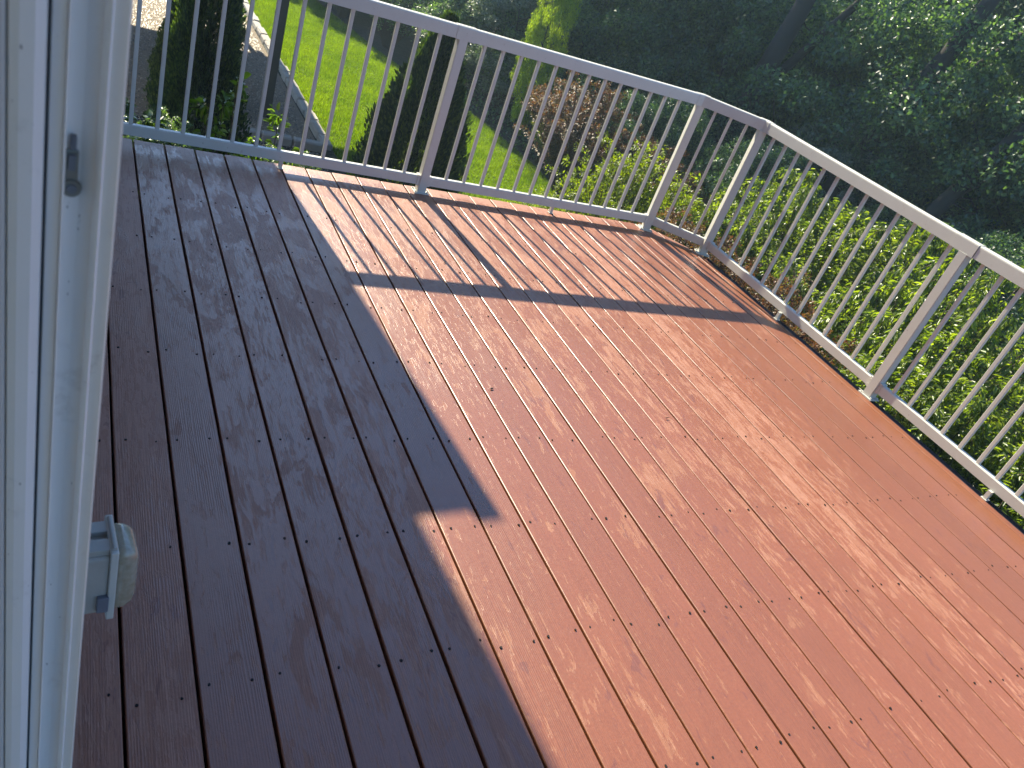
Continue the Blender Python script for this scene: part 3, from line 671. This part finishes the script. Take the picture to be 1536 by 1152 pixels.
def shoots(name, m, ns, H, R, leafL, leafW, lps, six=False, start=0.25, droop=0.2, base=0.12, upw=0.5):
    """upright arching shoots with leaves set along them; returns (stems MB, leaf mesh)"""
    st = MB(); PP = []; DD = []; NN = []; LL = []
    for i in range(ns):
        a = rnd.uniform(0, 6.283); rr_ = R * math.sqrt(rnd.random()); h = H * rnd.uniform(0.72, 1.05) * (1 - 0.33*(rr_/R)**2)
        b = Vector((math.cos(a)*base*rnd.random(), math.sin(a)*base*rnd.random(), 0)); e = Vector((math.cos(a)*rr_, math.sin(a)*rr_, h))
        mid = b.lerp(e, 0.5) + Vector((0, 0, h*0.12)); tip = e + Vector((math.cos(a), math.sin(a), -droop))*rnd.uniform(.02, .12)*H
        pts = [b, b.lerp(mid, .6), mid, mid.lerp(e, .55), e, tip]
        st.tube(pts, [0.008, 0.007, 0.006, 0.004, 0.003, 0.0015], 4, False)
        arr = np.array([tuple(p) for p in pts]); t = start + (1 - start)*NP.random(lps)**0.8; q = t*(len(pts)-1); j = np.minimum(q.astype(int), len(pts)-2); f = (q-j)[:, None]
        P = arr[j]*(1-f) + arr[j+1]*f; ax = arr[j+1]-arr[j]; ax /= np.linalg.norm(ax, axis=1, keepdims=True)
        o_ = unit(lps); o_ -= ax*(o_*ax).sum(1, keepdims=True); o_ /= np.linalg.norm(o_, axis=1, keepdims=True)
        P = P + o_*NP.uniform(0, 0.035, (lps, 1))*(H/1.5)
        DD.append(o_ + ax*upw + unit(lps)*.25 - np.array([0, 0, droop])); NN.append(ax*.4 + np.array([0, 0, 1.0]) + unit(lps)*.55); PP.append(P)
        LL.append(NP.uniform(.6, 1.15, lps)*(1 - 0.45*np.clip((t-.85)/.15, 0, 1)))
    P = np.concatenate(PP); s = np.concatenate(LL)
    return st.mesh(name + '_stems'), leaves_mesh(name + '_foliage', P, np.concatenate(DD), np.concatenate(NN), s*leafL, s*leafW, m, six)

L_BRIGHT = leafmat('bright_green_leaf', [(0.085, 0.13, 0.014), (0.16, 0.215, 0.018), (0.22, 0.28, 0.025)], 0.5, (2.3, 2.3, 0.4), 0.4)
L_BIG = leafmat('long_green_leaf', [(0.035, 0.065, 0.014), (0.10, 0.145, 0.020), (0.19, 0.24, 0.035)], 0.48, (2.3, 2.3, 0.45), 0.33)
L_BROWN = leafmat('russet_leaf', [(0.05, 0.03, 0.018), (0.15, 0.065, 0.035), (0.17, 0.11, 0.04), (0.09, 0.10, 0.03)], 0.35, (1.6, 1.3, 0.8), 0.45)
L_DARK = leafmat('dark_wood_leaf', [(0.022, 0.048, 0.030), (0.058, 0.108, 0.052), (0.15, 0.225, 0.085)], 0.34, (1.8, 2.1, 0.7), 0.35, 0.6)
L_MID = leafmat('mid_green_leaf', [(0.05, 0.09, 0.035), (0.11, 0.175, 0.055), (0.22, 0.30, 0.11)], 0.38, (1.8, 2.1, 0.7), 0.35, 0.6)
L_SUNLIT = leafmat('sunlit_tone_leaf', [(0.13, 0.20, 0.02), (0.22, 0.31, 0.03), (0.30, 0.39, 0.04)], 0.58, (2.2, 2.2, 0.35), 0.4)  # brightness of sunlit foliage is put into this leaf colour
L_GREY = leafmat('grey_green_leaf', [(0.09, 0.12, 0.08), (0.17, 0.20, 0.14), (0.27, 0.30, 0.22)], 0.3, (1.3, 1.5, 0.8), 0.4)
L_CEDAR = leafmat('cedar_scale_leaf', [(0.025, 0.045, 0.013), (0.05, 0.08, 0.018), (0.15, 0.19, 0.035)], 0.25, (1.5, 1.9, 0.5), 0.5)  # lightest leaf tone paints in sunlit tips

def place(name, parts, loc, rz, sc, label, cat, group=None):
    e = empty(name, loc, rz, label, cat, group); e.scale = sc if isinstance(sc, tuple) else (sc, sc, sc)
    for (pn, me, m) in parts:
        o = bpy.data.objects.new(pn, me); COL.objects.link(o); o.parent = e
        if m and not me.materials: me.materials.append(m)
    return e
def shoot_parts(name, m, *a, **k):
    s_, f_ = shoots(name, m, *a, **k); return [('stems', s_, M_TWIG), ('foliage', f_, m)]

# tree prototypes: trunk, limbs, crown
def tree_parts(seed, H, rx, rz, m, nleaf, leafL=0.10, leafW=0.065, clumps=150, low=0.2, lean=0.0, tr=0.2):
    q = random.Random(seed); tk = MB(); pts = []; rad = []
    dx, dy = q.uniform(-.5, .5)+lean, q.uniform(-.4, .4)
    for i in range(9):
        t = i/8; pts.append((dx*t*t + .08*math.sin(5*t+seed), dy*t*t + .08*math.cos(4*t), H*.92*t)); rad.append(tr*(1-t*.85) + (0.12 if i == 0 else 0))
    tk.tube(pts, rad, 10)
    lb = MB()
    for i in range(11):
        t = q.uniform(.2, .85); j = t*8; b = Vector(pts[int(j)]).lerp(Vector(pts[min(8, int(j)+1)]), j-int(j)); a = q.uniform(0, 6.28); L = rx*q.uniform(.6, .95)
        e = b + Vector((math.cos(a)*L, math.sin(a)*L, L*q.uniform(.35, .9))); mid = b.lerp(e, .5) + Vector((q.uniform(-.2, .2), q.uniform(-.2, .2), -.12*L))
        r0 = tr*.4*(1-t*.5); lb.tube([b, b.lerp(mid, .5), mid, e], [r0, r0*.8, r0*.6, r0*.15], 6)
    return [('trunk', tk.mesh('trunk'), M_BARK), ('limbs', lb.mesh('limbs'), M_BARK), ('crown', crown_mesh('crown', m, nleaf, rx, rz, leafL, leafW, clumps, H-rz*.95, low), m)]
T1 = tree_parts(1, 12, 4.0, 5.6, L_DARK, 60000, 0.12, 0.08, 190)
T2 = tree_parts(2, 11, 3.6, 5.2, L_DARK, 52000, 0.11, 0.07, 160, lean=1.2)
T3 = tree_parts(3, 10, 3.5, 4.8, L_MID, 48000, 0.10, 0.07, 150)
U1 = tree_parts(4, 4.2, 2.1, 2.1, L_DARK, 40000, 0.075, 0.05, 110, tr=0.07)
U2 = tree_parts(5, 3.8, 1.9, 1.9, L_MID, 36000, 0.07, 0.045, 100, tr=0.06)
U3 = tree_parts(6, 3.0, 1.3, 1.5, L_GREY, 18000, 0.06, 0.04, 60, tr=0.05)
U4 = tree_parts(8, 4.0, 1.4, 1.9, L_SUNLIT, 34000, 0.06, 0.042, 190, tr=0.06)
def polar(az, d): a = math.radians(az); return (math.sin(a)*d - 0.136, math.cos(a)*d)
rw = random.Random(21)
MARKS = ((11, 'left of the shelter posts'), (14, 'over the gravel path'), (18, 'at the far end of the lawn'), (22, 'left of the middle post'), (26, 'just right of the middle post'), (29.5, 'left of the yellow-green tree'), (33, 'right of the yellow-green tree'),
         (36.5, 'left of the corner posts'), (40, 'above the left corner post'), (43.5, 'above the right corner post'), (47, 'right of the corner posts'), (50, 'left of the grey-green shrub'), (53, 'right of the grey-green shrub'), (56, 'above the big light bush'), (60, 'left of the near post'), (64, 'above the near post'), (70, 'at the right picture edge'), (75, 'beyond the right picture edge'), (99, 'far outside to the right'))
def mark(az): return next(t for a, t in MARKS if az <= a)
GW = 'tall dark trees of the wood behind the garden'
for row, (d0, step, lo, hi) in enumerate(((25, 6.5, 26, 76), (32, 5.0, 14, 75), (42, 4.2, 20, 74))):
    az = lo
    while az < hi:
        d = d0 + rw.uniform(-2, 2); x, y = polar(az, d); p = (T1, T2, T3, T1)[rw.randrange(4)]
        s_ = rw.uniform(.85, 1.15) * (0.62 if az < 22 else 1.0)
        place('woodland_tree', p, (x, y, ZG-0.1), rw.uniform(0, 6.28), (s_, s_, s_*rw.uniform(.9, 1.1)), ('tall leafy tree in the first row, ', 'tall leafy tree in the second row, ', 'tall tree deepest in the wood, ')[row] + mark(az), 'tree', GW)
        az += step*rw.uniform(.8, 1.2)
GU = 'bushy undergrowth trees along the wood edge'
for (az, d, p, s_) in ((15.5, 23.5, U1, .75), (19.5, 22.5, U2, .7), (23, 20.5, U1, .8), (27, 19.5, U1, .9), (31, 18.5, U2, 1.0), (35.5, 18, U1, 1.05), (40, 17, U1, 1.0), (44, 17.5, U2, 1.1), (48, 16.5, U1, 1.1), (52.5, 17, U2, 1.15),
                       (57, 16, U1, 1.15), (62, 16, U1, 1.2), (67, 16, U2, 1.2), (73, 15, U1, 1.2), (33, 22, U1, 1.3), (38, 21.5, U1, 1.4), (43, 21, U2, 1.4), (50, 21, U1, 1.5), (58, 20, U1, 1.5), (66, 20, U1, 1.5), (12, 27, U1, .9), (8, 29, U1, .9), (46, 13.2, U1, .50), (54.5, 13.2, U2, .50), (61, 12.4, U1, .55), (38.5, 13.8, U1, .5)):
    x, y = polar(az, d); place('undergrowth_tree', p, (x, y, ZG-0.05), rw.uniform(0, 6.28), s_, ('low bush-like tree in front of the wood, ' if d < 14.5 else 'bushy tree at the wood edge, ' if d < 19.8 else 'bushy tree in the second row of undergrowth, ') + mark(az), 'tree', GU)
x, y = polar(49.9, 15.0); place('silvery_shrub', U3, (x, y, ZG-0.05), 1.0, 0.86, 'grey-green shrub catching light in front of the dark wood', 'shrub')
x, y = polar(27.2, 17.5); place('loose_leaved_shrub', U3, (x, y, ZG-0.05), 2.0, (1.0, 1.0, .85), 'pale leaved bush above the handrail left of the yellow-green tree', 'shrub')
x, y = polar(28.9, 15.6); place('sunlit_gap_tree', U4, (x, y, ZG-0.05), 0.5, (.30, .30, .82), 'narrow yellow-green tree added in place of a sunlit foliage gap between the dark trees', 'tree')  # stands in for a gap of lit foliage
x, y = polar(58.5, 19.0); place('sunlit_sapling', U4, (x, y, ZG-0.05), 2.5, (1.0, 1.0, 1.35), 'yellow-green sapling at the right edge among dark trunks', 'tree')
# leaning bare trunks that show at the upper right
def lean_trunk(az, d, az2, el2, r0, label):
    x, y = polar(az, d); b = Vector((x, y, ZG-.1)); x2, y2 = polar(az2, d); t = Vector((x2, y2, 1.62 + math.tan(math.radians(el2))*d))
    mid = b.lerp(t, .5) + Vector((0, 0, .35)); mb = MB(); e = t + (t-mid)*.9 + Vector((0, 0, .8))
    mb.tube([b - b, b.lerp(mid, .5) - b, mid - b, mid.lerp(t, .55) - b, t - b, e - b], [r0*1.4, r0*1.1, r0, r0*.9, r0*.8, r0*.45], 12)
    o = empty('leaning_tree', b, 0, label, 'tree'); mb.build('trunk', M_BARK, o, smooth=True)
    br = MB(); q = t - b; br.tube([mid-b, q + Vector((.8, -.4, .5)), q + Vector((1.6, -.8, 1.7))], [r0*.5, r0*.35, r0*.12], 7); br.build('branch', M_BARK, o, smooth=True)
    cm = crown_mesh('crown', L_DARK, 9000, 1.7, 1.2, 0.1, 0.065, 34, 0.0); c_ = link('crown', cm, None, o, loc=e - b + Vector((0, 0, .6)))
lean_trunk(49.5, 15.3, 52.6, 1.0, 0.17, 'thick dark trunk leaning right at the upper right of the wood')
lean_trunk(55.0, 14.2, 58.5, -1.2, 0.12, 'slimmer curved trunk leaning out at the right picture edge')
lean_trunk(42.3, 15.5, 43.4, -0.3, 0.19, 'grey trunk rising at the top above the corner post')

# arborvitae
def cedar_parts(seed, H, R, n):
    q = NP; t = q.random(n)**0.85; h = H*(0.03 + .97*t); a = q.uniform(0, 6.283, n)
    lob = 1 + .17*np.sin(a*4 + h*3.1 + seed) + .13*np.sin(a*9 - h*7) + .09*np.sin(a*17 + h*19) + q.normal(0, .06, n)
    rr_ = R*(1 - (h/H)**1.5)**0.8*lob*(1 - 0.5*q.random(n)**2.6) + .02
    P = np.stack([np.cos(a)*rr_, np.sin(a)*rr_, h], 1); o_ = np.stack([np.cos(a), np.sin(a), np.zeros(n)], 1)
    D = o_*.45 + np.array([0, 0, 1.0]) + unit(n)*.4; Nn = np.cross(o_, [0, 0, 1.0]) + unit(n)*.5
    tk = MB().tube([(0, 0, 0), (0.02, 0, H*.5), (0, 0, H*.93)], [.06, .04, .01], 7)
    return [('trunk', tk.mesh('trunk'), M_BARK), ('foliage', leaves_mesh('foliage', P, D, Nn, q.uniform(.045, .10, n), q.uniform(.02, .042, n), L_CEDAR), L_CEDAR)]
CD = cedar_parts(1, 2.55, 0.62, 34000)
place('arborvitae', CD, (3.77, 9.5, ZG), 0.3, (.98, .95, 0.97), 'dark cone-shaped cedar standing on the lawn behind the middle post', 'conifer')
CD2 = cedar_parts(5, 3.6, 0.62, 42000)
place('arborvitae', CD2, (1.18, 9.8, ZG), 1.2, (.70, .70, .80), 'tall dark cedar on the gravel behind the left end of the railing', 'conifer')
place('arborvitae', CD, (1.06, 11.6, ZG), 2.2, (.42, .42, .66), 'lighter cedar touching the left side of the tall dark one', 'conifer')

SP = shoot_parts('spirea', L_BRIGHT, 130, 1.9, 0.85, 0.05, 0.026, 130, upw=.8, droop=.05)
SB = shoot_parts('barberry', L_BROWN, 150, 1.6, 0.9, 0.036, 0.024, 190, droop=.1)
BG = shoot_parts('elder', L_BIG, 130, 2.2, 1.0, 0.072, 0.025, 150, six=True, droop=.75, upw=.35)
BG2 = shoot_parts('dogwood', L_BIG, 130, 2.1, 1.0, 0.060, 0.027, 150, six=True, droop=.55, upw=.45)
GD = shoot_parts('garden_shrub', L_MID, 90, 1.5, 0.8, 0.06, 0.035, 110)
place('spirea_shrub', SP, (5.60, 7.45, ZG), 0, (.95, .95, 1.08), 'bright yellow-green shrub behind the corner posts, left one', 'shrub')
place('spirea_shrub', SP, (6.25, 6.75, ZG), 2, (.9, .9, 1.02), 'bright yellow-green shrub seen between the two corner posts', 'shrub')
place('spirea_shrub', SP, (4.95, 7.9, ZG), 4, (.6, .6, .60), 'low bright shrub under the bottom rail left of the corner post', 'shrub')
place('spirea_shrub', SP, (7.35, 12.4, ZG), 1, (.40, .40, .62), 'slim light green shrub at the lawn edge left of the russet bush', 'shrub')
place('barberry_shrub', SB, (7.15, 11.1, ZG), 0, (1.15, 1.15, 1.2), 'tall russet brown bush beyond the lawn corner', 'shrub')
place('barberry_shrub', SB, (7.9, 9.8, ZG), 1.5, (1.0, 1.0, .95), 'darker russet bush right of the tall russet one', 'shrub')
place('barberry_shrub', SB, (5.2, 5.65, ZG), 3, (.95, .95, 1.22), 'russet bush behind the right corner post', 'shrub')
place('barberry_shrub', SB, (5.1, 4.6, ZG), 4, (1.0, 1.0, 1.27), 'russet bush low behind the first balusters of the right railing', 'shrub')
place('barberry_shrub', SB, (5.0, 3.75, ZG), 5, (.85, .85, 1.2), 'dark russet bush beside the mid support foot of the right railing', 'shrub')
for (x, y, rz, s_, P_, lb_) in ((6.95, 6.1, 0, (1.0, 1.0, 1.10), BG, 'leafy green bush rising to the handrail right of the corner posts'),
        (6.75, 4.75, 1, (1.0, 1.0, 1.24), BG2, 'big light green bush in the middle of the right railing'),
        (6.45, 3.6, 2, (.95, .95, 1.22), BG, 'light green bush reaching the handrail left of the near post'),
        (5.55, 2.7, 3, (.85, .85, 1.12), BG2, 'dense green bush right behind the near post'),
        (5.0, 2.95, 0.7, (.6, .6, .92), BG2, 'low green bush under the bottom rail left of the near post'),
        (6.7, 2.4, 4, (1.0, 1.0, 1.12), BG, 'green bush at the right edge behind the handrail end'),
        (5.25, 1.75, 5, (.85, .85, 1.0), BG2, 'green bush low behind the rightmost balusters'),
        (5.4, 0.9, 5.5, (.9, .9, .95), BG, 'green bush at the lower right beyond the deck edge'),
        (7.6, 3.6, 2.6, (1.0, 1.0, 1.0), BG2, 'back row green bush before the dark wood at right'),
        (7.4, 5.9, 3.3, (.9, .9, .92), BG, 'small green bush in the back row left of the big light one')):
    place('leafy_shrub', P_, (x, y, ZG), rz, s_, lb_, 'shrub')
for i, (x, y, s_, lb_) in enumerate(((5.75, 21.2, 1.0, 'farthest dark green bush on the lawn border'), (6.35, 19.0, 1.05, 'dark green bush on the lawn border behind the top rail'), (7.0, 17.0, 1.1, 'dark green bush on the lawn border above the cedar'), (7.8, 15.3, 1.05, 'dark green bush bordering the lawn right of the cedar'),
        (8.2, 13.3, 1.1, 'dark green bush left of the tall russet one'), (9.3, 11.6, 1.25, 'dark green bush behind the russet bushes'), (9.4, 9.4, 1.2, 'dark green bush behind the wire fence'), (8.6, 7.6, 1.1, 'dark green bush behind the yellow-green shrubs'), (1.95, 8.6, .55, 'low dark bush at the foot of the tall cedar'), (.62, 8.6, .62, 'dark bush at the left beside the door frame'), (4.5, 23.5, 1.1, 'dark bush closing the far end of the lawn'))):
    place('border_shrub', GD, (x, y, ZG), i*1.3, s_*1.05, lb_, 'shrub')
# leafy saplings whose tops reach the deck edge at the left
L_MAPLE = leafmat('maple_like_leaf', [(0.06, 0.11, 0.02), (0.11, 0.17, 0.03), (0.17, 0.23, 0.04)], 0.4, (1.5, 1.9, 0.5), 0.3)
MP = shoot_parts('maple', L_MAPLE, 18, 2.35, 0.36, 0.075, 0.042, 44, six=True, droop=.3, start=.55)
place('leafy_sapling', MP, (0.64, 4.95, ZG), 0, (.75, .75, 1.05), 'sunlit leafy sapling poking up behind the leftmost balusters', 'sapling')
place('leafy_sapling', MP, (1.05, 4.95, ZG), 2, (.75, .75, .98), 'leafy sapling at the support foot in front of the gravel path', 'sapling')
place('leafy_sapling', MP, (0.22, 5.7, ZG), 4, (1.1, 1.1, .86), 'shaded leafy sapling closest to the door frame', 'sapling')
# low green ground cover at the wood edge
def cover():
    n = 60000; d = NP.uniform(8, 24, n); a = np.radians(NP.uniform(22, 82, n)); X = np.sin(a)*d; Y = np.cos(a)*d; k = ~inpoly(X, Y, LAWN); X = X[k]; Y = Y[k]; n = len(X)
    P = np.stack([X, Y, ZG + NP.random(n)*0.25], 1)
    me = leaves_mesh('ground_cover', P, unit(n) + np.array([0, 0, .3]), unit(n)*.6 + np.array([0, 0, 1.0]), NP.uniform(.05, .11, n), NP.uniform(.03, .06, n), L_DARK)
    o = bpy.data.objects.new('ground_cover', me); COL.objects.link(o); tag(o, 'dark leafy ground cover under the shrubs and trees', 'ground cover', kind='stuff')
cover()
